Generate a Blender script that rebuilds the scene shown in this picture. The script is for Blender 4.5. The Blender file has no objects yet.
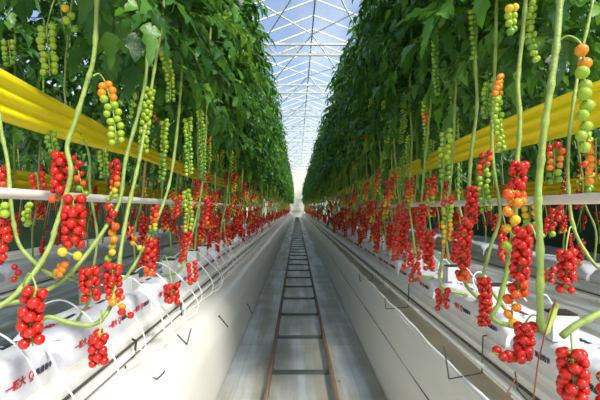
import bpy, math, random
from mathutils import Vector, Matrix
R = random.Random(7)
C = bpy.context.scene.collection
F_PX, VX, VY, H = 420.0, 297.0, 208.0, 1.3      # focal length in pixels, vanishing point, eye height

def at(px, py, d):
    return Vector(((px - VX) / F_PX * d, d, H - (py - VY) / F_PX * d))

# ------------------------------------------------------------------ materials
def new_mat(name):
    m = bpy.data.materials.new(name); m.use_nodes = True
    nt = m.node_tree; nt.nodes.clear()
    out = nt.nodes.new('ShaderNodeOutputMaterial')
    return m, nt, out

def principled(name, col, rough=.5, metal=0., spec=.5, noise=0., nscale=8., bump=0., bscale=30., coat=0., sss=0.):
    m, nt, out = new_mat(name)
    b = nt.nodes.new('ShaderNodeBsdfPrincipled')
    b.inputs['Base Color'].default_value = (*col, 1); b.inputs['Roughness'].default_value = rough
    b.inputs['Metallic'].default_value = metal; b.inputs['Specular IOR Level'].default_value = spec
    b.inputs['Coat Weight'].default_value = coat; b.inputs['Coat Roughness'].default_value = .08
    if sss:
        b.inputs['Subsurface Weight'].default_value = sss
        b.inputs['Subsurface Radius'].default_value = (.01, .004, .002)
    if noise:
        tc = nt.nodes.new('ShaderNodeTexCoord'); n = nt.nodes.new('ShaderNodeTexNoise')
        n.inputs['Scale'].default_value = nscale; n.inputs['Detail'].default_value = 5
        nt.links.new(tc.outputs['Object'], n.inputs['Vector'])
        mx = nt.nodes.new('ShaderNodeMix'); mx.data_type = 'RGBA'
        mx.inputs['A'].default_value = (*[max(0, c * (1 - noise)) for c in col], 1)
        mx.inputs['B'].default_value = (*[min(1, c * (1 + noise)) for c in col], 1)
        nt.links.new(n.outputs['Fac'], mx.inputs['Factor']); nt.links.new(mx.outputs['Result'], b.inputs['Base Color'])
    if bump:
        tc = nt.nodes.new('ShaderNodeTexCoord'); n = nt.nodes.new('ShaderNodeTexNoise')
        n.inputs['Scale'].default_value = bscale; n.inputs['Detail'].default_value = 4
        nt.links.new(tc.outputs['Object'], n.inputs['Vector'])
        bp = nt.nodes.new('ShaderNodeBump'); bp.inputs['Strength'].default_value = bump; bp.inputs['Distance'].default_value = .02
        nt.links.new(n.outputs['Fac'], bp.inputs['Height']); nt.links.new(bp.outputs['Normal'], b.inputs['Normal'])
    nt.links.new(b.outputs[0], out.inputs[0])
    return m

def leaf_mat():
    m, nt, out = new_mat('tomato_leaf'); N = nt.nodes.new; L = nt.links.new
    g = N('ShaderNodeNewGeometry'); oi = N('ShaderNodeObjectInfo')
    ad = N('ShaderNodeMath'); ad.operation = 'MULTIPLY_ADD'; ad.inputs[1].default_value = .75
    L(g.outputs['Random Per Island'], ad.inputs[0])
    m2 = N('ShaderNodeMath'); m2.operation = 'MULTIPLY'; m2.inputs[1].default_value = .25
    L(oi.outputs['Random'], m2.inputs[0]); L(m2.outputs[0], ad.inputs[2])
    cr = N('ShaderNodeValToRGB'); L(ad.outputs[0], cr.inputs[0])
    e = cr.color_ramp.elements
    e[0].position = 0; e[0].color = (.016, .07, .013, 1); e[1].position = 1; e[1].color = (.26, .44, .05, 1)
    k = cr.color_ramp.elements.new(.45); k.color = (.05, .17, .022, 1)
    k = cr.color_ramp.elements.new(.8); k.color = (.12, .30, .03, 1)
    d = N('ShaderNodeBsdfPrincipled'); d.inputs['Roughness'].default_value = .38; d.inputs['Specular IOR Level'].default_value = .5
    L(cr.outputs[0], d.inputs['Base Color'])
    t = N('ShaderNodeBsdfTranslucent')
    hs = N('ShaderNodeHueSaturation'); hs.inputs['Value'].default_value = 1.7; hs.inputs['Hue'].default_value = .485
    L(cr.outputs[0], hs.inputs['Color']); L(hs.outputs[0], t.inputs['Color'])
    tc = N('ShaderNodeTexCoord'); n = N('ShaderNodeTexNoise'); n.inputs['Scale'].default_value = 45
    L(tc.outputs['Object'], n.inputs['Vector'])
    bp = N('ShaderNodeBump'); bp.inputs['Strength'].default_value = .35; bp.inputs['Distance'].default_value = .01
    L(n.outputs['Fac'], bp.inputs['Height']); L(bp.outputs['Normal'], d.inputs['Normal'])
    mx = N('ShaderNodeMixShader'); mx.inputs[0].default_value = .35
    L(d.outputs[0], mx.inputs[1]); L(t.outputs[0], mx.inputs[2]); L(mx.outputs[0], out.inputs[0])
    return m

def glass_mat():
    m, nt, out = new_mat('diffusing_roof_glass'); N = nt.nodes.new; L = nt.links.new
    tr = N('ShaderNodeBsdfTransparent'); tr.inputs[0].default_value = (.93, .96, .98, 1)
    df = N('ShaderNodeBsdfTranslucent'); df.inputs[0].default_value = (.30, .32, .345, 1)
    lw = N('ShaderNodeLayerWeight'); lw.inputs['Blend'].default_value = .5
    pw = N('ShaderNodeMath'); pw.operation = 'POWER'; pw.inputs[1].default_value = 3.; L(lw.outputs['Facing'], pw.inputs[0])
    mr = N('ShaderNodeMapRange'); mr.inputs['To Min'].default_value = .04; mr.inputs['To Max'].default_value = .75
    L(pw.outputs[0], mr.inputs['Value'])
    mx = N('ShaderNodeMixShader'); L(mr.outputs[0], mx.inputs[0]); L(tr.outputs[0], mx.inputs[1]); L(df.outputs[0], mx.inputs[2])
    L(mx.outputs[0], out.inputs[0])
    return m

def floor_mat():
    m, nt, out = new_mat('woven_ground_cover'); N = nt.nodes.new; L = nt.links.new
    b = N('ShaderNodeBsdfPrincipled'); b.inputs['Roughness'].default_value = .45
    tc = N('ShaderNodeTexCoord')
    n = N('ShaderNodeTexNoise'); n.inputs['Scale'].default_value = 2.2; n.inputs['Detail'].default_value = 7
    L(tc.outputs['Object'], n.inputs['Vector'])
    cr = N('ShaderNodeValToRGB'); e = cr.color_ramp.elements
    e[0].position = .3; e[0].color = (.42, .445, .44, 1); e[1].position = .68; e[1].color = (.70, .74, .74, 1)
    L(n.outputs['Fac'], cr.inputs[0])
    # dirt specks
    n2 = N('ShaderNodeTexVoronoi'); n2.inputs['Scale'].default_value = 3.5; L(tc.outputs['Object'], n2.inputs['Vector'])
    c2 = N('ShaderNodeValToRGB'); e = c2.color_ramp.elements
    e[0].position = .03; e[0].color = (.25, .24, .2, 1); e[1].position = .06; e[1].color = (1, 1, 1, 1)
    L(n2.outputs['Distance'], c2.inputs[0])
    mu = N('ShaderNodeMix'); mu.data_type = 'RGBA'; mu.blend_type = 'MULTIPLY'; mu.inputs['Factor'].default_value = 1
    L(cr.outputs[0], mu.inputs['A']); L(c2.outputs[0], mu.inputs['B'])
    mp = N('ShaderNodeMapping'); mp.inputs['Scale'].default_value = (5, .45, 1); L(tc.outputs['Object'], mp.inputs[0])
    n3 = N('ShaderNodeTexNoise'); n3.inputs['Scale'].default_value = 1.0; n3.inputs['Detail'].default_value = 6; L(mp.outputs[0], n3.inputs['Vector'])
    c3 = N('ShaderNodeValToRGB'); e = c3.color_ramp.elements; e[0].position = .44; e[0].color = (.62, .56, .45, 1); e[1].position = .60; e[1].color = (1, 1, 1, 1); L(n3.outputs['Fac'], c3.inputs[0])
    mv = N('ShaderNodeMix'); mv.data_type = 'RGBA'; mv.blend_type = 'MULTIPLY'; mv.inputs['Factor'].default_value = 1
    L(mu.outputs['Result'], mv.inputs['A']); L(c3.outputs[0], mv.inputs['B']); mu = mv
    # woven marker threads along the aisle
    sp = N('ShaderNodeSeparateXYZ'); L(tc.outputs['Object'], sp.inputs[0])
    def lines(sock, pitch, w):
        a = N('ShaderNodeMath'); a.operation = 'PINGPONG'; a.inputs[1].default_value = pitch / 2; L(sock, a.inputs[0])
        c = N('ShaderNodeMath'); c.operation = 'LESS_THAN'; c.inputs[1].default_value = w; L(a.outputs[0], c.inputs[0]); return c
    lx = lines(sp.outputs[0], .22, .0022); ly = lines(sp.outputs[1], 4.0, .006)
    mxm = N('ShaderNodeMath'); mxm.operation = 'MAXIMUM'; L(lx.outputs[0], mxm.inputs[0]); L(ly.outputs[0], mxm.inputs[1])
    m3 = N('ShaderNodeMix'); m3.data_type = 'RGBA'; m3.inputs['B'].default_value = (.22, .25, .25, 1)
    sc = N('ShaderNodeMath'); sc.operation = 'MULTIPLY'; sc.inputs[1].default_value = .6; L(mxm.outputs[0], sc.inputs[0])
    L(sc.outputs[0], m3.inputs['Factor']); L(mu.outputs['Result'], m3.inputs['A']); L(m3.outputs['Result'], b.inputs['Base Color'])
    L(b.outputs[0], out.inputs[0])
    return m

M = {
    'leaf': leaf_mat(), 'glass': glass_mat(), 'floor': floor_mat(),
    'stem': principled('pale_green_stem', (.29, .39, .085), .5, noise=.5, nscale=22, bump=.3, bscale=60),
    'ped': principled('truss_stalk', (.34, .46, .10), .5),
    'film': principled('white_film', (.80, .775, .70), .3, noise=.05, nscale=3, bump=.06, bscale=7),
    'stained': principled('stained_film', (.60, .53, .40), .5, noise=.35, nscale=4),  # mottled tan tone for the film behind the right lip
    'gutter': principled('white_coated_steel', (.78, .77, .72), .35, noise=.06, nscale=4),
    'dark': principled('dark_steel', (.06, .06, .055), .45, metal=.3),
    'bag': principled('white_bag_film', (.72, .73, .78), .3, noise=.08, nscale=5, bump=.25, bscale=14),
    'red_ink': principled('red_ink', (.55, .015, .03), .5), 'black_ink': principled('navy_ink', (.02, .025, .05), .5),
    'cube': principled('white_cube_wrap', (.62, .62, .60), .5), 'soil': principled('dark_substrate', (.03, .024, .018), .95, noise=.5, nscale=60, bump=.8, bscale=80),
    'tube': principled('white_plastic', (.85, .86, .84), .35),
    'pipe': principled('white_painted_pipe', (.78, .76, .70), .35, noise=.05),
    'wire': principled('galvanised_wire', (.10, .10, .095), .4, metal=.6),
    'rail': principled('worn_rail_steel', (.20, .14, .095), .45, metal=.35, noise=.5, nscale=7),
    'tie': principled('grey_green_steel', (.10, .125, .115), .5, metal=.2, noise=.3, nscale=10),
    'frame': principled('cream_aluminium', (.66, .65, .56), .45),
    'white': principled('white_aluminium', (.88, .90, .90), .4),
    'twine': principled('brown_twine', (.25, .07, .03), .7),
    'wall': principled('far_wall_panel', (.80, .80, .66), .6, noise=.05),
    'screen': principled('dark_green_screen', (.03, .06, .03), .9),  # dark tone for the added side walls that stop low sky light
}
def ribbon_mat():
    return principled('yellow_sticky_film', (1.0, .80, .015), .32, noise=.06, nscale=3)
M['ribbon'] = ribbon_mat()
RIPE = [(.17, .34, .03), (.33, .48, .03), (.83, .53, .025), (.88, .27, .015), (.84, .10, .010), (.58, .014, .005)]
for i, c in enumerate(RIPE):
    M['ripe%d' % i] = principled(['green', 'pale_green', 'yellow', 'orange', 'orange_red', 'red'][i] + '_tomato_skin', c, .16, noise=.12, nscale=25, coat=.15, sss=.08)

# ------------------------------------------------------------------ mesh helpers
class MB:
    def __init__(s): s.V = []; s.F = []; s.I = []
    def add(s, V, F, mi=0):
        o = len(s.V); s.V += [tuple(v) for v in V]; s.F += [tuple(i + o for i in f) for f in F]; s.I += [mi] * len(F)
    def box(s, lo, hi, mi=0):
        x0, y0, z0 = lo; x1, y1, z1 = hi
        s.add([(x0,y0,z0),(x1,y0,z0),(x1,y1,z0),(x0,y1,z0),(x0,y0,z1),(x1,y0,z1),(x1,y1,z1),(x0,y1,z1)],
              [(0,3,2,1),(4,5,6,7),(0,1,5,4),(1,2,6,5),(2,3,7,6),(3,0,4,7)], mi)
    def bar(s, a, b, w, h, mi=0):                      # box section between two points
        a, b = Vector(a), Vector(b); t = (b - a).normalized()
        up = Vector((0, 0, 1)) if abs(t.z) < .95 else Vector((0, 1, 0))
        sx = t.cross(up).normalized(); uz = sx.cross(t)
        V = [p + sx * w / 2 * i + uz * h / 2 * j for p in (a, b) for i, j in ((-1,-1),(1,-1),(1,1),(-1,1))]
        s.add(V, [(3,2,1,0),(4,5,6,7),(0,1,5,4),(1,2,6,5),(2,3,7,6),(3,0,4,7)], mi)
    def tube(s, pts, rad, sides=8, mi=0, cap=True):
        pts = [Vector(p) for p in pts]; n = len(pts)
        if not hasattr(rad, '__len__'): rad = [rad] * n
        t0 = (pts[1] - pts[0]).normalized()
        u = t0.orthogonal().normalized(); V = []
        for i in range(n):
            t = (pts[min(i + 1, n - 1)] - pts[max(i - 1, 0)]).normalized()
            u = (u - t * u.dot(t)).normalized(); v = t.cross(u)
            for k in range(sides):
                a = 2 * math.pi * k / sides
                V.append(pts[i] + (u * math.cos(a) + v * math.sin(a)) * rad[i])
        F = [(i*sides + k, i*sides + (k+1) % sides, (i+1)*sides + (k+1) % sides, (i+1)*sides + k) for i in range(n-1) for k in range(sides)]
        if cap:
            F.append(tuple(reversed(range(sides)))); F.append(tuple(range((n-1)*sides, n*sides)))
        s.add(V, F, mi)
    def ball(s, c, r, seg=12, rings=8, mi=0, sq=.94, axis=None):
        c = Vector(c); V = []; F = []
        q = Vector((0, 0, 1)).rotation_difference(axis).to_matrix() if axis else Matrix.Identity(3)
        for i in range(rings + 1):
            th = math.pi * i / rings
            for k in range(seg):
                ph = 2 * math.pi * k / seg
                V.append(c + q @ Vector((math.sin(th)*math.cos(ph)*r, math.sin(th)*math.sin(ph)*r, math.cos(th)*r*sq)))
        for i in range(rings):
            for k in range(seg):
                a, b = i*seg + k, i*seg + (k+1) % seg
                F.append((a, a + seg, b + seg, b))
        s.add(V, F, mi)
    def sheet(s, rows, mi=0, thick=0):                  # grid of points
        nu = len(rows); nv = len(rows[0])
        s.add([p for r in rows for p in r], [(i*nv+j, i*nv+j+1, (i+1)*nv+j+1, (i+1)*nv+j) for i in range(nu-1) for j in range(nv-1)], mi)
    def mesh(s, name, mats, smooth=True):
        me = bpy.data.meshes.new(name); me.from_pydata(s.V, [], s.F)
        for m in mats: me.materials.append(M[m] if isinstance(m, str) else m)
        if len(mats) > 1: me.polygons.foreach_set('material_index', s.I)
        if smooth: me.polygons.foreach_set('use_smooth', [True] * len(s.F))
        me.update(); return me

def link(name, data, parent=None, loc=(0, 0, 0), label=None):
    o = bpy.data.objects.new(name, data); C.objects.link(o)
    if parent: o.parent = parent
    o.location = loc
    if label: o['label'] = label
    return o
def tag(o, label=None, cat=None, group=None, kind=None):
    if label: o['label'] = label
    if cat: o['category'] = cat
    if group: o['group'] = group
    if kind: o['kind'] = kind
    return o
def thing(name, label, cat, loc=(0, 0, 0), group=None):
    return tag(link(name, None, None, loc), label, cat, group)
def solid(o, t, off=0):
    m = o.modifiers.new('thickness', 'SOLIDIFY'); m.thickness = t; m.offset = off; return o

def smooth_pts(pts, per=5):
    """Catmull-Rom through the points"""
    P = [Vector(p) for p in pts]; P = [P[0]*2 - P[1]] + P + [P[-1]*2 - P[-2]]; out = []
    for i in range(1, len(P) - 2):
        a, b, c, d = P[i-1:i+3]
        for k in range(per):
            t = k / per
            out.append(.5 * ((2*b) + (c - a)*t + (2*a - 5*b + 4*c - d)*t*t + (3*b - a - 3*c + d)*t**3))
    out.append(P[-2]); return out

# ------------------------------------------------------------------ leaves
TS = (0, .12, .28, .36, .54, .62, .8, 1); HW = (.10, .62, 1.0, .62, .86, .48, .42, 0)
def leaflet(mb, p, d, nrm, ln, w, r):
    d = d.normalized(); s = d.cross(nrm).normalized(); nrm = s.cross(d)
    V = []; F = []; fold = r.uniform(.05, .4); curl = r.uniform(.1, .45); ph = r.uniform(0, 6)
    for i, (t, h) in enumerate(zip(TS, HW)):
        c = p + d * ln * t - nrm * curl * ln * t * t
        wob = math.sin(ph + t * 7) * .12 * w
        V += [c + s*w*h + nrm*(w*h*fold + wob), c, c - s*w*h + nrm*(w*h*fold - wob)]
    for i in range(len(TS) - 1):
        a = 3 * i
        F += [(a, a+1, a+4, a+3), (a+1, a+2, a+5, a+4)]
    mb.add(V, F)

def leaf(mb, base, az, ln, elev, droop, r, size=1.0):
    hd = Vector((math.cos(az), math.sin(az), 0)); sd = Vector((-hd.y, hd.x, 0))
    f = lambda s: base + hd * ln * s * (1 - .25 * s) + Vector((0, 0, ln * (elev * s - droop * s * s))) 
    pts = [f(i / 5) for i in range(6)]
    mb.tube(pts, [.004, .0037, .0033, .003, .0025, .0018], 3, cap=False)
    for s, k in ((.26, .62), (.34, .5), (.46, .9), (.56, .6), (.68, 1.0), (.84, .85)):
        p = f(s); t = (f(s + .05) - f(s - .05)).normalized(); up = sd.cross(t)
        up = up if up.z > 0 else -up
        for sg in (-1, 1):
            dd = (sd * sg * r.uniform(.75, 1.1) + t * r.uniform(.4, .8) + Vector((0, 0, r.uniform(-.55, .1))))
            nn = up + Vector((r.uniform(-.4, .4), r.uniform(-.4, .4), .3))
            q = p + t * r.uniform(-.02, .02)
            leaflet(mb, q, dd, nn, size * k * r.uniform(.10, .15), size * k * r.uniform(.032, .048), r)
    p = f(1); t = (f(1) - f(.9)).normalized(); up = sd.cross(t); up = up if up.z > 0 else -up
    leaflet(mb, p, t + Vector((0, 0, -.2)), up, size * r.uniform(.13, .17), size * r.uniform(.042, .055), r)

def foliage_mesh(r, n=54, z0=2.15, z1=4.25, reach=.60, extra=None, origin=(0, 0, 0)):
    mb = MB(); o = Vector(origin)
    for i in range(n):
        h = z0 + (z1 - z0) * (i + r.random()) / n
        az = i * 2.4 + r.uniform(-.5, .5)
        top = (h - z0) / (z1 - z0)
        leaf(mb, Vector((r.uniform(-.06, .06), r.uniform(-.06, .06), h)) - o * 0, az, reach * r.uniform(.65, 1.12) * (1 if top < .9 else .8), r.uniform(.1, .5), r.uniform(.25, .85), r, r.uniform(.85, 1.2))
    if extra:
        for (b, az, ln, el, dr, sz) in extra: leaf(mb, b, az, ln, el, dr, r, sz)
    return mb.mesh('foliage', ['leaf'])
FOL = [foliage_mesh(random.Random(100 + i)) for i in range(8)]

# ------------------------------------------------------------------ fruit trusses
def fruit_mesh(i):
    mb = MB(); mb.ball((0, 0, 0), .5, 18, 12); return mb.mesh('tomato', ['ripe%d' % i])
FRUIT = [fruit_mesh(i) for i in range(6)]
LV = {'G': 0, 'g': 1, 'Y': 2, 'O': 3, 'o': 4, 'R': 5}

def truss_layout(vec, cols, pattern, dia, r, n=None, hook=0):
    """fruit centres along a hanging stalk from (0,0,0) to vec; returns stalk points and (centre, diameter, ripeness, stalk point)"""
    L = vec.length; side = Vector((.75, -.65, 0)) if vec.x <= 0 else Vector((.75, .65, 0))
    step = dia * (.80 if cols == 1 else .86 if cols == 2 else .74)
    lev = max(2, int(round(L / step)))
    bend = Vector((r.uniform(-.12, .12), r.uniform(-.12, .12), 0)) * L
    f = lambda t: vec * t + bend * math.sin(t * math.pi) * .5 + (Vector((hook * L * max(0, t - .6) ** 2 * 4, 0, max(0, t - .72) * .8 * L * abs(hook) * 2.0)) if hook else Vector())
    fr = []
    for i in range(lev):
        t = (i + .5) / lev; c = f(t)
        for k in range(cols):
            if cols == 1: off = side * dia * .34 * (1 if i % 2 else -1) + Vector((r.uniform(-1, 1), r.uniform(-1, 1), 0)) * dia * .12
            elif cols == 2: off = side * dia * .60 * (1 if k else -1) + Vector((r.uniform(-.2, .2), r.uniform(-.35, .1), (.22 if k else -.22) + r.uniform(-.1, .1))) * dia
            else:
                a = 2 * math.pi * k / cols + i * 1.05 + r.uniform(-.25, .25); rr = dia * (.60 if cols == 3 else .80)
                off = Vector((math.cos(a) * rr, math.sin(a) * rr, r.uniform(-.25, .25) * dia))
            tt = min(.999, max(0, t + r.uniform(-.06, .06))); ch = pattern[int(tt * len(pattern))]
            fr.append((c + off, dia * r.uniform(.88, 1.08) * (1 - .12 * t), LV[ch], f(max(0, t - .35 / lev))))
    return [f(i / 8) for i in range(9)], fr

def stalk(mb, start, pts, fr, mi=0, calyx=True):
    a = Vector(start); b = pts[0]; d = b - a
    if d.length > .015:
        mid = (a + b) / 2 + Vector((0, 0, .35 * d.length))
        mb.tube(smooth_pts([a, mid, b, pts[2]], 4), .0028, 6, mi)
    mb.tube(pts, .0024, 6, mi)
    for c, dia, lv, sp in fr:
        ax = (sp - c).normalized(); tip = c + ax * dia * .46
        mb.tube([sp, (sp + tip) / 2 + Vector((0, 0, .004)), tip], .0013, 4, mi, False)
        if calyx:
            u = ax.orthogonal().normalized(); v = ax.cross(u)
            for k in range(5):
                an = k * 1.2566; dr = u * math.cos(an) + v * math.sin(an); sd = ax.cross(dr)
                p1 = tip + dr * dia * .38 + ax * dia * .10
                mb.add([tip + sd * .0022, tip - sd * .0022, p1], [(0, 1, 2)], mi)

def add_truss(plant, wtop, wbot, cols, pattern, dia, r, wstart=None, label=None, hook=0):
    """a truss in full: stalk mesh as the part, every fruit a sub-part"""
    wtop, wbot = Vector(wtop), Vector(wbot)
    pts, fr = truss_layout(wbot - wtop, cols, pattern, dia, r, hook=hook)
    mb = MB(); stalk(mb, (Vector(wstart) - wtop) if wstart else (0, 0, 0), pts, fr)
    o = link('fruit_truss', mb.mesh('fruit_truss', ['ped']), plant, wtop - plant.location, label)
    for c, d, lv, sp in fr:
        q = link('tomato', FRUIT[lv], o, c); q.scale = (d, d, d)
        q.rotation_mode = 'QUATERNION'; q.rotation_quaternion = Vector((0, 0, 1)).rotation_difference((sp - c).normalized())
    return o

PAT = {'red': ['RRRRR', 'RRRRRRo', 'RRRRRoO', 'RRRR'], 'mix': ['RRooOYg', 'oOYggG', 'RoOYgGG', 'OYggG', 'RRRoOY'], 'green': ['ggGG', 'gGGGG', 'GGG', 'Oggg']}
def gen_truss(kind, r):
    """random truss: start offset + layout, used for plants down the row"""
    cols = r.choice([2, 2, 3] if kind == 'red' else [1, 2, 2] if kind == 'mix' else [2, 2, 1])
    L = r.uniform(.17, .26) if kind == 'red' else r.uniform(.2, .32)
    dia = {'red': .036, 'mix': .033, 'green': .026}[kind]
    st = Vector((r.uniform(-.07, .07), r.uniform(-.07, .07), -.02))
    pts, fr = truss_layout(Vector((r.uniform(-.03, .03), r.uniform(-.03, .03), -L)), cols, r.choice(PAT[kind]), dia, r)
    return st, pts, fr
LAY = {k: [gen_truss(k, random.Random(i * 7 + len(k))) for i in range(9)] for k in ('red', 'mix', 'green')}
def merged(lay):
    st, pts, fr = lay; mb = MB()
    stalk(mb, -st, pts, fr, 6, False)
    for c, d, lv, sp in fr: mb.ball(c, d / 2, 9, 6, lv)
    return mb.mesh('fruit_truss', ['ripe%d' % i for i in range(6)] + ['ped'])
def rachis(lay):
    st, pts, fr = lay; mb = MB(); stalk(mb, -st, pts, fr, 0, True); return mb.mesh('fruit_truss', ['ped'])
FAR = {k: [merged(l) for l in v] for k, v in LAY.items()}
NEAR = {k: [rachis(l) for l in v] for k, v in LAY.items()}

def place_truss(plant, kind, loc, r, full):
    i = r.randrange(9); st, pts, fr = LAY[kind][i]
    o = link('fruit_truss', (NEAR if full else FAR)[kind][i], plant, Vector(loc) + st)
    if full:
        for c, d, lv, sp in fr:
            q = link('tomato', FRUIT[lv], o, c); q.scale = (d, d, d)
    else:
        o.rotation_euler.z = 0
    return o

# ------------------------------------------------------------------ stems
def stem_mesh(pts, r0, r1, r, per=6):
    P = smooth_pts(pts, per); n = len(P); acc = 0; rad = []; nxt = r.uniform(.05, .1)
    for i in range(n):
        if i: acc += (P[i] - P[i-1]).length
        t = i / (n - 1); k = 1.0
        if acc > nxt: k = 1.32; nxt = acc + r.uniform(.09, .15)
        rad.append((r0 + (r1 - r0) * t) * k)
    mb = MB(); mb.tube(P, rad, 9); return mb.mesh('stem', ['stem'])
def generic_stem(r):
    """from the rooting cube at (0,0,.93) up to the canopy"""
    w = [Vector((0, 0, .82)), Vector((r.uniform(-.03, .03), r.uniform(-.06, .06), 1.1))]
    x = r.uniform(.0, .07); y = r.uniform(-.2, .2)
    for h in (1.35, 1.6, 1.9, 2.2, 2.6, 3.2, 4.1):
        x += r.uniform(-.03, .03); y += r.uniform(-.04, .04); w.append(Vector((x, y, h)))
    return stem_mesh(w, .0085, .007, r, 4), w
STEM = [generic_stem(random.Random(50 + i)) for i in range(7)]
def stem_at(w, h):
    for a, b in zip(w, w[1:]):
        if a.z <= h <= b.z: return a + (b - a) * ((h - a.z) / max(1e-6, b.z - a.z))
    return w[-1]

ROWX = {-1: -.98, 1: 1.05}; FOLX = {-1: -.86, 1: 1.15}
def cube_mesh():
    mb = MB(); mb.box((-.045, -.045, 0), (.045, .045, .095), 0)
    me = mb.mesh('rooting_cube', ['cube'], False)
    mb = MB(); mb.box((-.042, -.042, .095), (.042, .042, .101)); return me, mb.mesh('substrate_top', ['soil'], False)
CUBE, SOIL = cube_mesh()
BAGTOP = .81
def rooting_cube(x, y, label, group):
    o = tag(link('rooting_cube', CUBE, None, (x, y, BAGTOP)), label, 'rooting cube', group)
    o.rotation_euler.z = R.uniform(-.15, .15)
    link('substrate_top', SOIL, o)
    return o

SIDE = {-1: 'left', 1: 'right'}
def generic_plant(x, y, s, label, group, full, heights, cube=None, folx=None):
    r = random.Random(int((x * 131 + y * 977) * 10))
    p = thing('tomato_plant', label, 'tomato plant', (x, y, 0), group)
    me, w = r.choice(STEM)
    st = link('stem', me, p); flip = 1 if s < 0 else -1
    st.scale.x = flip
    f = link('foliage', r.choice(FOL), p, ((folx if folx is not None else x) - x, 0, r.uniform(-.08, .08))); f.rotation_euler.z = r.uniform(0, 6.28)
    for kind, h in heights(r):
        q = stem_at(w, h); ou = -s
        place_truss(p, kind, (q.x * flip + ou * r.uniform(.01, .10), q.y + r.uniform(-.07, .07), h), r, full)
    if cube: rooting_cube(x, y, *cube)
    return p
def heights_front(r):
    return [('red', r.uniform(.98, 1.12)), ('red', r.uniform(1.08, 1.25)), ('red', r.uniform(1.2, 1.42)), ('mix', r.uniform(1.4, 1.65)),
            (r.choice(['mix', 'green']), r.uniform(1.65, 1.9)), ('green', r.uniform(1.9, 2.1)), ('green', r.uniform(2.05, 2.3)), ('green', r.uniform(2.2, 2.4)), ('green', r.uniform(2.35, 2.7))]
def heights_far(r):
    return [('red', r.uniform(.9, 1.12)), ('red', r.uniform(1.05, 1.28)), (r.choice(['mix', 'green', 'green']), r.uniform(1.35, 1.6)), ('green', r.uniform(1.8, 2.0)), ('green', r.uniform(2.0, 2.3))]
def heights_mid(r):
    return [('red', r.uniform(.95, 1.15)), ('red', r.uniform(1.1, 1.35)), (r.choice(['mix', 'green']), r.uniform(1.45, 1.7)), ('green', r.uniform(1.85, 2.1)), ('green', r.uniform(2.0, 2.4))]
def heights_back(r):
    return [('red', r.uniform(1.0, 1.35)), ('red', r.uniform(1.2, 1.5)), ('mix', r.uniform(1.5, 1.8)), ('green', r.uniform(1.8, 2.2))]

# ------------------------------------------------------------------ plants close to the camera, one by one
def hand_plant(label, stem, trusses, base=None, thick=.0085, folz=0., extra=None, seed=0, foliage=True, foly=None):
    r = random.Random(900 + seed)
    P = [at(*q) for q in stem]; s = -1 if P[0].x < 0 else 1
    low = P[-1]
    if low.z > .83 and abs(low.x) < 1.3 and foliage:
        P.append(Vector((s * max(abs(low.x), .96), low.y + .06, BAGTOP))); low = P[-1]
    root = Vector(base) if base else Vector((low.x, low.y, BAGTOP))
    p = thing('tomato_plant', label, 'tomato plant', root)
    fy = foly if foly is not None else max(2.05, P[0].y + .35)
    if P[0].z < 2.4 and foliage:                                    # carry the stem on into its canopy
        top = P[0]; P = [Vector((FOLX[s], fy + .05, 4.0)), Vector((FOLX[s] - s * .02, fy, 3.1)), Vector((top.x * .4 + FOLX[s] * .6, top.y * .4 + fy * .6, 2.5))] + P
    link('stem', stem_mesh([q - root for q in P], thick * .85, thick, r), p)
    if foliage:
        y = fy
        if extra:
            ex = [(at(*b) - Vector((FOLX[s], y, 0)), az, ln, el, dr, sz) for b, az, ln, el, dr, sz in extra]
            me = foliage_mesh(r, extra=ex)
        else: me = r.choice(FOL)
        f = link('foliage', me, p, Vector((FOLX[s], y, 0)) - Vector((root.x, root.y, root.z)))
    for t in trusses:
        (x0, y0, x1, y1, d, cols, pat, dia) = t[:8]; kw = t[8] if len(t) > 8 else {}
        d1 = kw.get('d1', d)
        ws = at(*kw['start']) if 'start' in kw else None
        add_truss(p, at(x0, y0, d), at(x1, y1, d1), cols, pat, dia, r, ws, kw.get('label'), kw.get('hook', 0))
    return p

hand_plant('tomato plant with thick pale stem crossing the yellow ribbon, heavy red truss below it',
    [(98, -40, 1.55), (97, 0, 1.52), (94, 55, 1.5), (86, 85, 1.5), (75, 122, 1.48), (67, 147, 1.46), (71, 170, 1.45), (66, 195, 1.45), (56, 226, 1.42), (50, 246, 1.4), (36, 270, 1.36), (14, 296, 1.3), (-12, 316, 1.25), (-22, 345, 1.25)],
    [(105, 82, 116, 145, 1.55, 2, 'OOgggggg', .030, dict(start=(93, 76, 1.5), label='truss turning orange at its top')),
     (62, 153, 58, 202, 1.5, 3, 'RRRRRo', .034),
     (75, 156, 84, 196, 1.62, 1, 'RRRogG', .026),
     (73, 196, 74, 248, 1.46, 4, 'RRRRRRR', .034, dict(label='dense heavy red truss')),
     (62, 250, 80, 258, 1.40, 1, 'YY', .036, dict(label='pair of yellow fruit below the red truss')),
     (64, 262, 56, 278, 1.5, 2, 'OO', .028),
     (36, 287, 33, 346, 1.24, 3, 'RRRRR', .035, dict(start=(22, 288, 1.32), label='red truss hanging low before the printed bag'))], seed=1)
hand_plant('tomato plant whose slender stem hooks up from the left frame edge below the white pipe',
    [(-40, 30, 1.45), (-6, 95, 1.44), (2, 135, 1.42), (8, 165, 1.4), (11, 205, 1.38), (18, 242, 1.38), (34, 262, 1.4), (50, 274, 1.45), (66, 277, 1.55), (82, 284, 1.68), (90, 298, 1.78)],
    [(6, 203, 4, 220, 1.35, 2, 'gg', .030), (3, 219, 0, 264, 1.36, 2, 'RRRRR', .032), (30, 203, 28, 226, 1.6, 2, 'gg', .026), (4, 166, 2, 190, 1.45, 2, 'RRo', .028), (36, 172, 38, 196, 1.9, 2, 'RR', .030), (17, 264, 18, 282, 1.75, 1, 'RR', .028)],
    thick=.0065, foly=1.4, seed=2)
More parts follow.
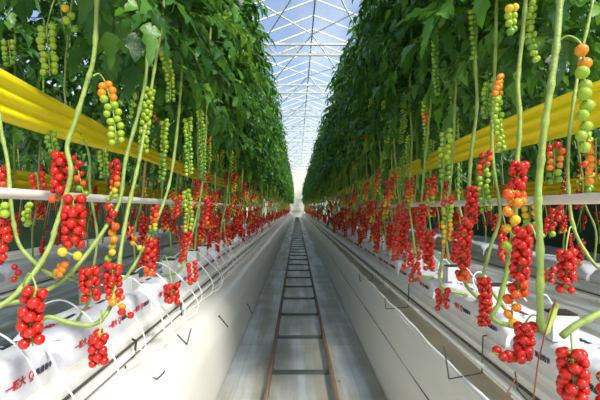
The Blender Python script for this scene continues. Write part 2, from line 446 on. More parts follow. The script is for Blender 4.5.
hand_plant('tomato plant whose slanting stem passes behind the heavy red truss, red-to-green chain beside',
    [(150, -5, 2.1), (148, 30, 2.05), (146, 75, 2.0), (138, 115, 1.92), (126, 158, 1.85), (120, 200, 1.78), (106, 227, 1.7), (82, 260, 1.6), (60, 282, 1.52), (25, 300, 1.42), (-8, 308, 1.35), (-16, 340, 1.37)],
    [(115, 161, 112, 200, 1.75, 2, 'RRRoOYg', .029), (111, 204, 110, 262, 1.7, 1, 'RRRoOYYg', .034, dict(label='single chain grading red to green')),
     (90, 268, 92, 299, 1.6, 4, 'RRRR', .032), (128, 222, 139, 250, 1.8, 1, 'RRRoOY', .026), (163, 52, 170, 102, 2.2, 2, 'ggG', .026)],
    extra=[((122, -8, 1.9), 2.2, .26, .1, .9, 1.1), ((132, -6, 1.95), -.9, .3, .1, .8, 1.1)], seed=3)
hand_plant('tomato plant whose stem drops past the pipe, then curls low over the bags',
    [(165, -10, 2.3), (161, 30, 2.2), (155, 65, 2.1), (150, 97, 2.05), (140, 156, 1.92), (129, 205, 1.8), (122, 242, 1.72), (117, 280, 1.64), (112, 302, 1.58), (104, 317, 1.54), (92, 325, 1.5), (70, 323, 1.48), (48, 317, 1.46), (38, 328, 1.5)],
    [(150, 88, 143, 152, 2.0, 3, 'gggggg', .027), (113, 264, 116, 300, 1.62, 4, 'RRRRo', .030), (113, 300, 130, 318, 1.55, 1, 'OORR', .030),
     (100, 333, 99, 366, 1.38, 3, 'RRRRR', .032, dict(start=(102, 318, 1.52), label='small red truss hanging below the stem loop')),
     (136, 92, 131, 118, 2.15, 1, 'gg', .026)], seed=4)
hand_plant('tomato plant with green double truss hanging above the nearest end of the yellow ribbon',
    [(75, -20, 2.3), (66, 60, 2.25), (67, 110, 2.2), (88, 150, 2.15), (90, 190, 2.1), (97, 235, 2.1), (92, 272, 2.1), (80, 300, 2.1)],
    [(47, 25, 50, 76, 1.75, 2, 'ggggg', .033, dict(start=(66, 40, 2.2))), (68, 6, 72, 32, 1.7, 1, 'YgG', .036), (50, 130, 54, 152, 1.9, 2, 'gG', .026), (8, 40, 10, 66, 2.0, 2, 'gG', .028), (103, 150, 104, 178, 2.1, 2, 'gG', .024)],
    thick=.006, extra=[((14, -6, 1.5), 3.4, .2, .1, .9, 1.1)], seed=5)
hand_plant('tomato plant with slanting stem, wide red cluster over the loops of drip tube',
    [(184, -10, 2.75), (183, 40, 2.7), (180, 100, 2.6), (172, 170, 2.5), (161, 210, 2.4), (140, 255, 2.25), (126, 277, 2.2), (115, 290, 2.2)],
    [(151, 238, 150, 276, 2.2, 3, 'RRRRRo', .034), (172, 284, 172, 304, 2.2, 4, 'RR', .036, dict(start=(160, 262, 2.4))), (155, 206, 153, 232, 2.3, 2, 'RRoYg', .030),
     (165, 120, 162, 182, 2.4, 2, 'ggGG', .029), (188, 118, 190, 176, 2.6, 2, 'gGGg', .028), (178, 196, 176, 218, 2.5, 2, 'RRR', .03)], seed=6)
hand_plant('tomato plant hung with green column of fruit, small red trusses beyond the wide red cluster',
    [(212, 0, 3.4), (208, 80, 3.3), (205, 150, 3.2), (200, 200, 3.1), (190, 240, 3.0), (180, 270, 2.95)],
    [(190, 205, 188, 246, 2.9, 3, 'RRRRR', .036), (192, 262, 193, 284, 2.8, 2, 'RRR', .036), (184, 238, 182, 262, 2.8, 2, 'RRR', .034), (200, 110, 203, 178, 3.1, 2, 'gGGGG', .03), (186, 190, 187, 232, 2.75, 2, 'ggGg', .032), (208, 196, 206, 226, 3.0, 2, 'RRRo', .034)], seed=7)

hand_plant('tomato plant with the thickest stem, standing straight beside a long green column of fruit',
    [(563, -40, 1.30), (560, 0, 1.28), (557, 40, 1.26), (551, 85, 1.25), (545, 122, 1.25), (541, 160, 1.25), (538, 200, 1.25), (540, 250, 1.25), (540, 300, 1.25), (541, 328, 1.27), (546, 330, 1.36), (556, 306, 1.56)],
    [(582, 46, 584, 152, 1.22, 1, 'OYggGgggg', .040, dict(start=(557, 42, 1.26), label='long single column of green fruit')),
     (523, 228, 517, 296, 1.35, 3, 'RRRRRRo', .034, dict(start=(540, 250, 1.25), label='long red truss ending in orange')),
     (512, 296, 508, 326, 1.35, 1, 'oOY', .034),
     (526, 322, 522, 374, 1.28, 3, 'RRRRRR', .032, dict(start=(540, 318, 1.25), label='red truss curling like a hook at its tip', hook=-.9)),
     (553, 143, 552, 184, 1.6, 2, 'RoOgG', .028)], thick=.0105, seed=11)
hand_plant('tomato plant with two orange fruit topping a green truss, thick orange chain below',
    [(527, -20, 1.75), (523, 30, 1.72), (518, 80, 1.7), (520, 122, 1.68), (517, 165, 1.66), (516, 205, 1.64), (512, 245, 1.62), (500, 300, 1.6), (494, 320, 1.62)],
    [(500, 74, 502, 152, 1.75, 2, 'OOgggggg', .028, dict(label='truss with two orange fruit at its top')),
     (521, 162, 517, 206, 1.55, 3, 'RRRRoO', .034), (513, 190, 509, 250, 1.5, 1, 'oOOYYgg', .040, dict(label='thick chain grading orange to yellow-green')),
     (530, 205, 530, 240, 1.7, 2, 'YgR', .028), (533, 0, 536, 62, 1.75, 2, 'gggGg', .030), (511, 5, 512, 34, 1.65, 2, 'YgG', .034)], thick=.009, seed=12)
hand_plant('tomato plant with bare lower stem bending away out of frame beside a hanging red truss',
    [(592, -20, 1.7), (580, 60, 1.65), (570, 130, 1.6), (568, 180, 1.58), (573, 225, 1.55), (588, 256, 1.5), (606, 272, 1.45), (645, 284, 1.4)],
    [(566, 250, 565, 291, 1.5, 3, 'RRRRR', .033, dict(start=(573, 228, 1.55))), (558, 207, 545, 237, 1.6, 2, 'RRRRg', .024), (596, 138, 596, 182, 1.45, 2, 'oOOO', .030), (586, 160, 590, 192, 1.6, 2, 'oOgG', .026), (588, 112, 589, 150, 1.7, 2, 'ggg', .028), (548, 268, 548, 284, 1.8, 2, 'RR', .03)], thick=.0065, seed=13)
hand_plant('tomato plant with cut thick side stem above the lowest hanging loose red truss',
    [(650, 371, 1.25), (656, 325, 1.25), (640, 286, 1.2), (606, 309, 1.17), (590, 318, 1.15), (575, 326, 1.14), (562, 336, 1.13)],
    [(572, 350, 573, 400, 1.12, 4, 'RRRRR', .032, dict(start=(570, 330, 1.14), label='loose red truss with bare green stalks')), (600, 375, 601, 402, 1.12, 2, 'RR', .034)], thick=.0095, foliage=False, base=(1.05, 1.25, .81), seed=14)
hand_plant('tomato plant with knotted stem, tall red truss just beyond the double red truss',
    [(480, -10, 2.15), (475, 50, 2.1), (477, 105, 2.08), (471, 155, 2.05), (468, 205, 2.02), (463, 250, 2.0), (466, 285, 2.0)],
    [(467, 218, 462, 280, 1.95, 3, 'RRRRRRo', .034), (486, 152, 486, 212, 1.9, 2, 'RoggGG', .028), (489, 80, 487, 118, 2.0, 2, 'gGG', .028), (474, 188, 472, 222, 2.0, 3, 'RRRR', .032), (447, 130, 446, 182, 2.1, 2, 'ggGG', .030)], seed=15)
hand_plant('tomato plant with low stem end slanting towards the double red truss',
    [(497, -5, 2.0), (495, 60, 1.98), (492, 150, 1.95), (500, 212, 1.9), (491, 245, 1.85), (484, 272, 1.82), (484, 280, 1.82)],
    [(484, 279, 484, 326, 1.75, 3, 'RRRRRR', .030, dict(label='double red truss with pale stalk showing')), (503, 225, 505, 262, 1.9, 2, 'RRRR', .03), (470, 10, 473, 60, 2.1, 2, 'gGGG', .028)], thick=.0075, seed=16)
hand_plant('tomato plant with pale-fruited truss crossing the white pipe beside a slim knotted stem',
    [(463, -5, 2.55), (460, 35, 2.5), (456, 80, 2.45), (453, 150, 2.4), (448, 205, 2.35), (443, 250, 2.3), (441, 285, 2.3)],
    [(447, 196, 447, 242, 2.25, 2, 'RggYY', .030), (443, 288, 442, 310, 2.1, 2, 'RRR', .034), (458, 232, 455, 262, 2.2, 3, 'RRRR', .032), (434, 30, 437, 96, 2.4, 2, 'gGGGG', .028), (430, 232, 429, 270, 2.4, 3, 'RRRR', .036)], thick=.0075, seed=17)
hand_plant('tomato plant with a red truss dangling clear of the gutter beyond the small wire bracket',
    [(436, -5, 3.1), (434, 50, 3.05), (430, 110, 3.0), (424, 170, 2.95), (420, 225, 2.9), (418, 270, 2.9)],
    [(415, 252, 414, 282, 2.75, 2, 'RRR', .036), (424, 205, 420, 246, 2.85, 3, 'RRRR', .036), (405, 215, 404, 250, 3.0, 3, 'RRRR', .038), (424, 100, 426, 160, 3.0, 2, 'gOgGG', .03), (432, 176, 430, 205, 2.8, 2, 'RRog', .032)], thick=.0075, seed=18)

# ------------------------------------------------------------------ the rows behind, plant after plant
SP = .45; END = 60.0
for s in (-1, 1):
    y = 3.9 if s < 0 else 3.55
    first = True
    while y < 46:
        x = ROWX[s] - s * .03 + R.uniform(-.03, .03)
        generic_plant(x, y, s, 'tomato plant farther down the %s row, red trusses over the white gutter' % SIDE[s], 'tomato plants down the %s row' % SIDE[s],
                      y < 6.2, heights_front if y < 9 else heights_far, folx=FOLX[s],
                      cube=('white rooting cube under the plants farther down the %s row' % SIDE[s], 'rooting cubes of the %s row' % SIDE[s]) if y < 9 else None)
        y += SP * R.uniform(.9, 1.1)
    y = 3.2
    while y < 15:
        generic_plant(ROWX[s] + s * (.27 + R.uniform(-.03, .03)), y, s, 'tomato plant on the far side of the %s gutter behind the front stems' % SIDE[s], 'tomato plants on the back edge of the %s gutter' % SIDE[s], False, heights_mid, folx=FOLX[s] + s * .25)
        y += .5 * R.uniform(.9, 1.1)
    # the row behind the front one
    y = 2.6
    while y < 25:
        generic_plant(s * (2.62 + R.uniform(-.05, .05)), y, s, 'tomato plant in the shaded row behind the %s front row' % SIDE[s], 'tomato plants in the second %s row' % SIDE[s], False, heights_back)
        y += .52 * R.uniform(.9, 1.1)

# everything farther off that nobody could count
mb = MB(); r = random.Random(5)
def mass_plant(x, y, n, size):
    for i in range(n):
        h = 2.1 + 2.1 * (i + r.random()) / n
        leaf(mb, Vector((x + r.uniform(-.1, .1), y + r.uniform(-.3, .3), h)), r.uniform(0, 6.28), r.uniform(.35, .6), r.uniform(.1, .5), r.uniform(.4, .9), r, size)
for s in (-1, 1):
    y = 46.3
    while y < END: mass_plant(FOLX[s], y, 26, 1.5); y += .8
    y = 26
    while y < END: mass_plant(s * 2.62, y, 12, 1.7); y += 1.2
    for k in range(2, 5):
        y = 2.0
        while y < 34: mass_plant(s * (1.02 + 1.6 * k), y, 11, 1.7); y += .8
tag(link('distant_foliage', mb.mesh('distant_foliage', ['leaf'])), 'massed tomato leaves of the far and outer rows', 'foliage', kind='stuff')
mb = MB(); r = random.Random(6)
for s in (-1, 1):
    spots = [(ROWX[s], 46.3 + .5 * i) for i in range(27)] + [(s * (1.02 + 1.6 * k), 2 + .55 * i) for k in range(2, 5) for i in range(56)]
    for x, y in spots:
        x += r.uniform(-.06, .06)
        mb.tube([(x, y, .8), (x + r.uniform(-.1, .1), y + r.uniform(-.2, .2), 1.5), (x, y, 2.4)], .009, 4, 1)
        for q in range(2):
            c = Vector((x + r.uniform(-.1, .1), y + r.uniform(-.15, .15), r.uniform(.85, 1.4)))
            for j in range(7): mb.ball(c + Vector((r.uniform(-.03, .03), r.uniform(-.03, .03), j * .03)), .018, 6, 4, 0)
tag(link('distant_fruit', mb.mesh('distant_fruit', ['ripe5', 'stem'])), 'massed stems and red fruit of the far and outer rows', 'fruit', kind='stuff')

# ------------------------------------------------------------------ film, gutters, bags
def sweep(profile, y0, y1, ny, wob=.0, seed=0):
    rr = random.Random(seed); rows = []
    ys = [y0 + (y1 - y0) * (i / ny) ** 1.8 for i in range(ny + 1)]
    ph = [rr.uniform(0, 6) for _ in profile]
    for y in ys:
        rows.append([(x + wob * k * (math.sin(y * 3.1 + p) * .6 + math.sin(y * 7.3 + p * 2) * .4), y, z + wob * k * math.sin(y * 4.3 + p) * .6) for (x, z, k), p in zip(profile, ph)])
    return rows
def fine(profile, n=4):
    P = smooth_pts([Vector((x, z, k)) for x, z, k in profile], n); return [(p.x, p.y, max(0, p.z)) for p in P]

left_film = fine([(-.55, .0, 0), (-.53, .10, .3), (-.527, .24, .7), (-.55, .385, 1), (-.605, .48, 1), (-.685, .53, .8), (-.77, .54, .5), (-.86, .535, 0)])
mb = MB(); mb.sheet(sweep(left_film, -1.5, END, 150, .004, 1))
t = thing('film_duct', 'rounded white film duct running along the floor under the left gutter', 'film duct', (-.7, .2, 0))
solid(link('film_sheet', mb.mesh('film_sheet', ['film']), t, (.7, -.2, 0)), .004)
right_film = fine([(.61, 0, 0), (.625, .12, .3), (.645, .27, .6), (.662, .33, .4), (.675, .40, .6), (.70, .49, .8), (.722, .548, 1), (.735, .55, 1)])
mb = MB(); mb.sheet(sweep(right_film, -1.5, END, 150, .005, 2))
t2 = thing('film_duct', 'flat-sided white film skirt with ruffled upper edge under the right gutter', 'film duct', (.7, .2, 0))
solid(link('film_sheet', mb.mesh('film_sheet', ['film']), t2, (-.7, -.2, 0)), .004)
fold = fine([(.734, .552, 1), (.748, .51, .8), (.80, .465, .5), (.96, .45, 0)])
mb = MB(); mb.sheet(sweep(fold, -1.5, END, 150, .005, 2)); solid(link('inner_fold', mb.mesh('inner_fold', ['stained']), t2, (-.7, -.2, 0), 'tan stained inside of the film trough'), .003)
mb = MB(); rr = random.Random(3); rows = []
for i in range(400):
    y = -1.5 + (END + 1.5) * (i / 399) ** 1.5
    w = math.sin(y * 5) * .003 + math.sin(y * 13) * .002
    rows.append([(.722 + w, y, .548 + w * .5), (.728 + w, y, .566 + w), (.733 + w * .5, y, .553)])
mb.sheet(rows); solid(link('ruffled_edge', mb.mesh('ruffled_edge', ['tube']), t2, (-.7, -.2, 0), 'bright ruffled film edge'), .002)
mb = MB(); mb.tube([(.662, -1.5 + 2 * i, .335) for i in range(31)], .004, 6); link('seam_cord', mb.mesh('seam_cord', ['dark']), t2, (-.7, -.2, 0))

mb = MB(); mb.box((-.02, -.02, 0), (.02, .02, .556)); POST = mb.mesh('support_post', ['gutter'], False)
def gutter(s, xc, label, y0, y1, zoff=0):
    g = thing('growing_gutter', label, 'gutter', (s * xc, y0, .55))
    mb = MB(); a = lambda x: s * x
    prof = [(xc - .20, .555), (xc - .195, .635), (xc - .175, .645), (xc - .165, .66), (xc - .16, .675), (xc + .16, .675), (xc + .20, .64), (xc + .2, .555), (xc - .2, .555)]
    ny = 12; rows = [[(a(x), y0 + (y1 - y0) * i / ny, z) for x, z in prof] for i in range(ny + 1)]
    mb.sheet(rows); link('trough', mb.mesh('trough', ['gutter'], False), g, -g.location)
    mb = MB(); mb.box((min(a(xc - .206), a(xc - .18)), y0, .595), (max(a(xc - .206), a(xc - .18)), y1, .604)); link('slot_strip', mb.mesh('slot_strip', ['dark'], False), g, -g.location, 'dark slot along the gutter face')
    mb = MB(); mb.tube([(a(xc - .228), y0, .575), (a(xc - .228), y1, .575)], .011, 10); link('edge_rod', mb.mesh('edge_rod', ['gutter']), g, -g.location)
    for i in range(int((y1 - y0) / 3) + 1):
        y = y0 + .6 + 3 * i
        if y < y1: link('support_post', POST, g, (0, y - y0, -.55))
    return g
GX = {-1: 1.05, 1: 1.08}
gutter(-1, 1.05, 'long white growing gutter above the rounded film duct on the left', -1.5, END)
gutter(1, 1.08, 'long white growing gutter above the flat film skirt on the right', -1.5, END)
for s in (-1, 1): gutter(s, 2.62, 'long white growing gutter of the shaded row behind the %s front row' % SIDE[s], -1.5, 40)

# printed grow bags
def text_mesh(txt, size, mat, bold=.0):
    cu = bpy.data.curves.new('t', 'FONT'); cu.body = txt; cu.size = size; cu.extrude = .0006; cu.align_y = 'CENTER'; cu.offset = bold
    cu.resolution_u = 3
    o = bpy.data.objects.new('t', cu); C.objects.link(o); bpy.context.view_layer.update()
    me = bpy.data.meshes.new_from_object(o.evaluated_get(bpy.context.evaluated_depsgraph_get()))
    bpy.data.objects.remove(o)
    me.materials.clear(); me.materials.append(M[mat]); return me
BW, BL, BZ0, BZ1 = .13, .96, .676, BAGTOP
def bag_mesh():
    mb = MB(); rows = []; n = 20; rr = random.Random(4)
    for i in range(n + 1):
        y = BL * i / n; e = min(1, min(i, n - i) / 1.5); k = .5 + .5 * e
        pr = []
        for j in range(13):
            a = math.pi * j / 12
            ca, sa = math.cos(a), math.sin(a)
            x = BW * math.copysign(abs(ca) ** .35, ca) * (.93 + .07 * e) * (1 + rr.uniform(-.012, .012))
            pr.append((x, y, BZ0 + (BZ1 - BZ0) * k * (abs(sa) ** .4) + (rr.uniform(-.003, .003) if 0 < j < 12 else 0)))
        pr.append((-BW * .9, y, BZ0)); rows.append(pr + [pr[0]])
    mb.sheet(rows)
    mb.add([(p[0], p[1], p[2]) for p in rows[0][:13]], [tuple(range(13))]); mb.add([(p[0], p[1], p[2]) for p in rows[-1][:13]], [tuple(reversed(range(13)))])
    return mb.mesh('grow_bag', ['bag'])
BAG = bag_mesh()
def join_text(items, name, mat):
    """items: (mesh, matrix)"""
    V = []; F = []
    for me, mt in items:
        o = len(V); V += [tuple(mt @ v.co) for v in me.vertices]; F += [tuple(i + o for i in p.vertices) for p in me.polygons]
    m = bpy.data.meshes.new(name); m.from_pydata(V, [], F); m.materials.append(M[mat]); m.update(); return m
def logo_mesh():
    mb = MB(); n = 24
    pts = [(math.cos(a) * .011, math.sin(a) * .013 + .004, .0003) for a in [math.radians(110 + 320 * i / n) for i in range(n + 1)]]
    mb.tube(pts, .0022, 5); mb.box((-.011, -.016, 0), (.011, -.0125, .0008)); return mb.mesh('logo', ['red_ink'])
T_RED, T_BLK, LOGO = text_mesh('一颗大', .032, 'red_ink', .0008), text_mesh('凯盛浩丰', .024, 'black_ink', .0005), logo_mesh()
def face_frame(s, y, z, x, top=False):
    # s: which side of the aisle; the lettering faces the aisle and reads from its left
    if s < 0: ax, nz = Vector((0, 1, 0)), Vector((1, 0, 0))
    else: ax, nz = Vector((0, -1, 0)), Vector((-1, 0, 0))
    up = Vector((0, 0, 1))
    if top: up, nz = nz * -1 + Vector((0, 0, .05)), Vector((0, 0, 1))
    m = Matrix((ax, up, nz)).transposed().to_4x4(); m.translation = Vector((x, y, z)); return m
def prints(s):
    red, blk = [], []
    for k in range(3):
        base = .06 + .30 * k
        Y = lambda a: (base + a) if s < 0 else (BL - base - a)
        fx = -s * (BW + .0022); z = BZ0 + .062
        red += [(T_RED, face_frame(s, Y(0), z, fx)), (LOGO, face_frame(s, Y(.125), z, fx))]
        blk += [(T_BLK, face_frame(s, Y(.148), z, fx))]
        red += [(T_RED, face_frame(s, Y(0), BAGTOP + .002, 0, True))]; blk += [(T_BLK, face_frame(s, Y(.165), BAGTOP + .002, 0, True))]
    return join_text(red, 'red_print', 'red_ink'), join_text(blk, 'dark_print', 'black_ink')
PR = {s: prints(s) for s in (-1, 1)}
def ordinal(i): return ['nearest', 'second nearest', 'third nearest', 'fourth nearest'][i]
for s in (-1, 1):
    for i in range(42):
        y = .62 + i * 1.0 + (0 if s < 0 else .25)
        near = i < 3
        o = tag(link('grow_bag', BAG, None, (s * (GX[s] - .03), y, 0)),
                ('white grow bag printed in red and navy, %s on the %s gutter' % (ordinal(i), SIDE[s])) if near else 'white printed grow bag farther along the %s gutter' % SIDE[s], 'grow bag', 'grow bags on the %s gutter' % SIDE[s])
        if i < 12:
            link('red_print', PR[s][0], o); link('dark_print', PR[s][1], o)
    for i in range(22):
        tag(link('grow_bag', BAG, None, (s * 2.6, 2.6 + i, 0)), 'white grow bag in the shaded row behind the %s front row' % SIDE[s], 'grow bag', 'grow bags of the second %s row' % SIDE[s])

# rooting cubes by the near plants
for px, d, s, lab in ((560, 1.58, 1, 'white rooting cube with dark top right behind the thickest stem'), (497, 2.15, 1, 'white rooting cube behind the double red truss'),
                      (452, 2.85, 1, 'white rooting cube beyond the pale-fruited truss'), (128, 2.5, -1, 'white rooting cube beside the loops of drip tube'), (170, 3.2, -1, 'white rooting cube behind the red cluster over the drip tubes')):
    rooting_cube((px - VX) / F_PX * d, d, lab, None)

# ------------------------------------------------------------------ drip tubes
def drip(pts, label, group=None, rad=.0034):
    P = smooth_pts(pts, 6); o = P[0].copy()
    mb = MB(); mb.tube([p - o for p in P], rad, 6)
    return tag(link('drip_tube', mb.mesh('drip_tube', ['tube']), None, o), label, 'drip tube', group)
drip([at(-20, 330, 1.35), at(0, 334, 1.32), at(22, 351, 1.28), at(36, 375, 1.25), at(48, 404, 1.23), at(54, 430, 1.22)], 'white drip tube arching across the printed bag in the near left corner')
drip([at(30, 310, 1.75), at(58, 300, 1.7), at(78, 308, 1.62), at(97, 328, 1.55), at(112, 352, 1.52), at(122, 384, 1.50)], 'white drip tube arching behind the low green stem loop')
drip([at(122, 282, 2.1), at(134, 279, 2.05), at(156, 304, 1.95), at(165, 336, 1.85), at(156, 354, 1.8), at(140, 349, 1.78)], 'white drip tube drooping in a wide loop beside the red cluster')
drip([at(60, 340, 1.55), at(48, 345, 1.42), at(58, 372, 1.38), at(76, 402, 1.36), at(84, 425, 1.35)], 'white drip tube falling straight below the small red truss')
drip([at(10, 345, 1.6), at(34, 340, 1.55), at(48, 352, 1.5), at(60, 376, 1.42)], 'thin white drip tube behind the low hanging red truss')
for s in (-1, 1):
    y = 2.05 if s < 0 else 1.75
    for i in range(34 if s < 0 else 20):
        g = GX[s]; w = R.uniform(-.05, .05); out = R.uniform(0, .05)
        if s < 0:
            pts = [(-g - .05, y + .08, .84), (-g + .06, y + .03 + w, .92), (-g + .19, y, .86), (-g + .30 + out, y - .02 + w, .70), (-g + .32 + out, y - .06, .60), (-g + .24 + out, y - .12, .54)]
        else:
            pts = [(g + .08, y + .12, .83), (g - .02, y + .06 + w, .93), (g - .09, y + w, .90), (g - .10, y - .06, .83)]
        drip(pts, 'thin white drip tube looping over the %s gutter farther along the row' % SIDE[s] if s < 0 else 'thin white drip tube curving onto a bag of the right gutter', 'drip tubes of the %s gutter' % SIDE[s])
        y += R.uniform(.25, .36) * (1 if y < 5 else 1.6)

# ------------------------------------------------------------------ wire brackets and clips
def wire(pts, rad, label, name='wire_bracket', cat='bracket', mat='wire', group=None):
    P = [Vector(p) for p in pts]; o = P[0].copy(); mb = MB(); Q = []
    for a, b in zip(P, P[1:]): Q += [a + (b - a) * t for t in (0.0, .06, .5, .94)]
    Q.append(P[-1])
    mb.tube([q - o for q in Q], rad, 6)
    return tag(link(name, mb.mesh(name, [mat]), None, o), label, cat, group)
def on_film(prof, px, py, lift=.010):
    """the point of the film surface that lies behind a pixel"""
    k = abs(px - VX) / (py - VY)
    for a, b in zip(prof, prof[1:]):
        ka, kb = abs(a[0]) / (H - a[1]), abs(b[0]) / (H - b[1])
        if min(ka, kb) <= k <= max(ka, kb):
            t = (k - ka) / (kb - ka + 1e-9); x = a[0] + (b[0] - a[0]) * t; z = a[1] + (b[1] - a[1]) * t
            return Vector((x * (1 - lift), F_PX * abs(x) / abs(px - VX), z + lift))
LF, RF = left_film, right_film
def bracket(f, pts, rad, label): wire([at(*q) for q in pts], rad, label)
bracket(RF, [(500, 333, 2.06), (483, 336, 2.03), (482, 373, 1.90), (449, 379, 1.80), (444, 346, 1.84)], .0034, 'bent square wire bracket standing on the film edge under the double red truss')
bracket(RF, [(409, 284, 3.37), (408, 307, 3.18), (386, 309, 3.08), (385, 298, 3.12)], .0038, 'smaller bent wire bracket farther along the ruffled film edge')
bracket(RF, [(373, 268, 4.97), (372, 280, 4.85), (360, 281, 4.6), (359, 274, 4.7)], .0042, 'farthest bent wire bracket on the ruffled film edge')
bracket(RF, [(515, 372, 1.62), (518, 390, 1.55), (528, 402, 1.5), (540, 420, 1.45)], .0032, 'wire end poking out below the hooked red truss')
wire([at(125, 366, 2.0), at(128, 373, 1.95), on_film(LF, 156, 381), on_film(LF, 163, 374), at(164, 356, 2.4)], .0032, 'bent wire bracket lying on the rounded film duct near the black clip')
wire([on_film(LF, 176, 336), on_film(LF, 186, 346), on_film(LF, 190, 330)], .0032, 'small wire loop on the rounded film duct under the red cluster')
ROD = lambda px: F_PX * .815 / (VX - px)
wire([at(132, 339, ROD(135)), at(136, 341, ROD(136)), at(135, 353, ROD(135)), at(132, 358, ROD(134))], .006, 'black hooked clip on the gutter rod beside the wire bracket', 'gutter_clip', 'clip', 'dark')
wire([at(181, 303, ROD(181)), at(181, 310, ROD(181)), at(182, 316, ROD(182))], .007, 'black clip on the gutter rod behind the drip tube loops', 'gutter_clip', 'clip', 'dark')
wire([on_film(LF, 218, 317), on_film(LF, 227, 328)], .006, 'slanted dark peg stuck in the rounded film duct', 'film_peg', 'peg', 'dark')
wire([on_film(LF, 247, 305), on_film(LF, 251, 314)], .007, 'farther small dark peg stuck in the rounded film duct', 'film_peg', 'peg', 'dark')
wire([at(556, 300, 1.30), at(546, 330, 1.27), at(538, 362, 1.25), at(533, 402, 1.22), at(531, 430, 1.21), Vector((.712, 1.2, .54))], .0022, 'reddish brown twine hanging past the hooked red truss', 'twine', 'twine', 'twine')
wire([at(517, 376, 1.40), at(510, 388, 1.36), at(500, 408, 1.3)], .0022, 'short brown twine end slanting below the hooked truss', 'twine', 'twine', 'twine')

# ------------------------------------------------------------------ pipes and ribbons
def pipe(x, h, rad, label, y0, y1):
    mb = MB(); mb.tube([(0, (y1 - y0) * i / 20, .006 * math.sin(i * 1.7)) for i in range(21)], rad, 12)
    t = tag(link('heating_pipe', mb.mesh('heating_pipe', ['pipe']), None, (x, y0, h)), label, 'pipe'); return t
pipe(-.95, 1.342, .0185, 'white painted heating pipe running level through the left plants', -1.5, 56)
pipe(.96, 1.325, .0185, 'white painted heating pipe running level through the right plants', -1.5, 56)
def ribbon(x, hs, label, y0, y1, seed):
    rr = random.Random(seed); rows = []; n = 140
    for i in range(n + 1):
        y = y0 + (y1 - y0) * (i / n) ** 1.7
        h, w = hs(y); tw = .25 * math.sin(y * 1.1 + seed) + .1 * math.sin(y * 3 + seed * 2)
        row = []
        for j in range(15):
            v = j / 14 - .5
            row.append((x + .012 * math.cos(v * 19) + v * w * tw + .01 * math.sin(y * 2.1), y, h + v * w * math.cos(tw) + .006 * math.sin(y * 2.6)))
        rows.append(row)
    mb = MB(); mb.sheet(rows); o = link('sticky_ribbon', mb.mesh('sticky_ribbon', ['ribbon'])); solid(o, .0015)
    return tag(o, label, 'ribbon')
lerp = lambda a, b, t: a + (b - a) * max(0, min(1, t))
ribbon(-1.10, lambda y: (1.3 + 1.1 * lerp(.392, .345, (y - 1.5) / 2.2), 1.1 * lerp(.178, .115, (y - 1.4) / 1.6)), 'wide yellow sticky ribbon stretched through the left plants above the white pipe', -1.2, 40, 1)
ribbon(1.15, lambda y: (1.3 + 1.15 * .345, 1.15 * lerp(.15, .125, (y - 1.8) / 1.6)), 'wide yellow sticky ribbon stretched through the right plants above the white pipe', -1.2, 40, 2)
ribbon(-2.6, lambda y: (1.3 + .235, .24), 'yellow sticky ribbon in the shaded row behind the left front row', -.5, 30, 3)
ribbon(2.66, lambda y: (1.3 + .21, .17), 'yellow sticky ribbon in the shaded row behind the right front row', -.5, 30, 4)

# ------------------------------------------------------------------ rail track
tr = thing('rail_track', 'pair of rusty pipe rails on grey cross ties running down the aisle', 'rail track', (.03, .3, 0))
for x in (-.205, .262):
    mb = MB(); mb.tube([(x, y, .045) for y in (-1.5, 20, 40, END)], .0175, 12); link('rail', mb.mesh('rail', ['rail']), tr, -tr.location)
mb = MB(); mb.box((-.24, -.022, 0), (.24, .022, .022)); mb.box((-.25, -.03, .02), (-.21, .03, .034)); mb.box((.21, -.03, .02), (.25, .03, .034)); TIE = mb.mesh('cross_tie', ['tie'], False)
for i in range(68):
    link('cross_tie', TIE, tr, Vector((.0285, -1.2 + .9 * i, 0)) - tr.location)

# ------------------------------------------------------------------ the house
def struct(name, mb, mats, smooth=False):
    return tag(link(name, mb.mesh(name, mats, smooth)), kind='structure')
mb = MB(); mb.box((-9, -4, -.05), (9, END + 3, 0)); struct('floor', mb, ['floor'])
mb = MB()
for s in (-1, 1):
    mb = MB(); mb.box((s * 8.6 - .03, -1, 0), (s * 8.6 + .03, END + 1, 5.6)); struct('wall_' + SIDE[s], mb, ['screen'])  # added dark walls keeping horizon light out; more rows would really stand here
mb = MB(); mb.box((-8.6, END + 1, 0), (8.6, END + 1.1, 6.6)); struct('wall_end', mb, ['wall'])
mb = MB()
for z in (.9, 1.7, 2.6): mb.box((-8.6, END + .96, z - .03), (8.6, END + 1, z + .03))
struct('trim_1', mb, ['frame'])
# Venlo roof: ridges run along the aisle
RX, HW_, RH = .52, 2.0, 7.3; EH = RH - HW_ * .38
mbg = MB(); mbr = MB(); mbb = MB(); mbc = MB()
for k in (-2, -1, 0, 1, 2):
    x = RX + 4 * k
    for s in (-1, 1): mbg.sheet([[(x, -3, RH), (x, END + 1, RH)], [(x + s * HW_, -3, EH), (x + s * HW_, END + 1, EH)]])
    mbr.tube([(x, -3, RH - .02), (x, END + 1, RH - .02)], .022, 6, 1)
    mbr.bar((x + HW_, -3, EH), (x + HW_, END + 1, EH), .16, .08, 0)
    y = -3
    while y < END + 1:
        for s in (-1, 1): mbb.bar((x, y, RH - .035), (x + s * HW_, y, EH - .035), .028, .04)
        y += 1.0
    for s in (-1, 1):                                     # wind braces on each slope
        y = .9
        while y < END - 4:
            mbc.bar((x, y, RH - .05), (x + s * HW_, y + 4.5, EH - .05), .032, .032); mbc.bar((x, y + 4.5, RH - .05), (x + s * HW_, y, EH - .05), .032, .032)
            y += 4.5
struct('roof_glazing', mbg, ['glass']); struct('roof_ridge', mbr, ['white', 'dark']); struct('roof_glazing_frame', mbb, ['white']); struct('roof_brace_frame', mbc, ['white'])
y = .1; i = 0
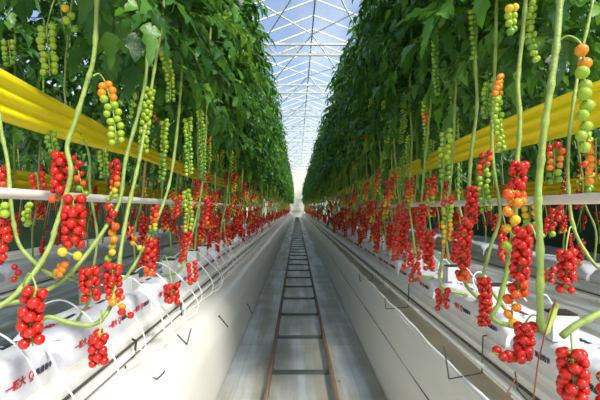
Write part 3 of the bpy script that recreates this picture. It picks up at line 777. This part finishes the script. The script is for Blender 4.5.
while y < END:
    mb = MB(); z0, z1 = H + 4.96, H + 5.30
    for z in (z0, z1): mb.bar((-9, y, z), (9, y, z), .07, .07)
    x = -9
    while x < 9:
        mb.bar((x, y, z0), (x + .42, y, z1), .028, .028); mb.bar((x + .42, y, z1), (x + .84, y, z0), .028, .028); x += .84
    struct('roof_beam', mb, ['frame']); y += 4.5

# ------------------------------------------------------------------ light and camera
w = bpy.data.worlds.new('sky'); bpy.context.scene.world = w; w.use_nodes = True; nt = w.node_tree; nt.nodes.clear()
sk = nt.nodes.new('ShaderNodeTexSky'); sk.sky_type = 'NISHITA'; sk.sun_disc = False; sk.sun_elevation = math.radians(52); sk.sun_rotation = math.radians(137); sk.dust_density = 1.5; sk.air_density = 1.0
tc = nt.nodes.new('ShaderNodeTexCoord'); nz = nt.nodes.new('ShaderNodeTexNoise'); nz.inputs['Scale'].default_value = 3.0; nz.inputs['Detail'].default_value = 8
nt.links.new(tc.outputs['Generated'], nz.inputs['Vector'])
cr = nt.nodes.new('ShaderNodeValToRGB'); cr.color_ramp.elements[0].position = .48; cr.color_ramp.elements[1].position = .75
nt.links.new(nz.outputs['Fac'], cr.inputs[0])
mx = nt.nodes.new('ShaderNodeMix'); mx.data_type = 'RGBA'; mx.inputs['B'].default_value = (5.0, 5.2, 5.6, 1)
bg = nt.nodes.new('ShaderNodeBackground'); bg.inputs['Strength'].default_value = .22; out = nt.nodes.new('ShaderNodeOutputWorld')
nt.links.new(cr.outputs[0], mx.inputs['Factor']); nt.links.new(sk.outputs[0], mx.inputs['A']); nt.links.new(mx.outputs['Result'], bg.inputs[0]); nt.links.new(bg.outputs[0], out.inputs[0])
sl = bpy.data.lights.new('sun', 'SUN'); sl.energy = 5.4; sl.angle = math.radians(14); sl.color = (1, .95, .86)
so = bpy.data.objects.new('sun', sl); C.objects.link(so)
so.rotation_euler = Vector((-.46, .50, -.73)).to_track_quat('-Z', 'Y').to_euler()

cam = bpy.data.cameras.new('camera'); cam.sensor_width = 36; cam.lens = 36 * F_PX / 600; cam.shift_x = 3 / 600; cam.shift_y = 8 / 600; cam.clip_start = .05; cam.clip_end = 300
co = bpy.data.objects.new('camera', cam); C.objects.link(co); co.location = (0, 0, H); co.rotation_euler = (math.pi / 2, 0, 0)
sc = bpy.context.scene; sc.camera = co
sc.view_settings.view_transform = 'Standard'; sc.view_settings.look = 'None'; sc.view_settings.gamma = 1; sc.view_settings.exposure = 0.17
sc.view_settings.use_curve_mapping = False
sc.cycles.max_bounces = 10; sc.cycles.transparent_max_bounces = 16; sc.cycles.transmission_bounces = 4; sc.cycles.diffuse_bounces = 4
sc.cycles.sample_clamp_indirect = 6
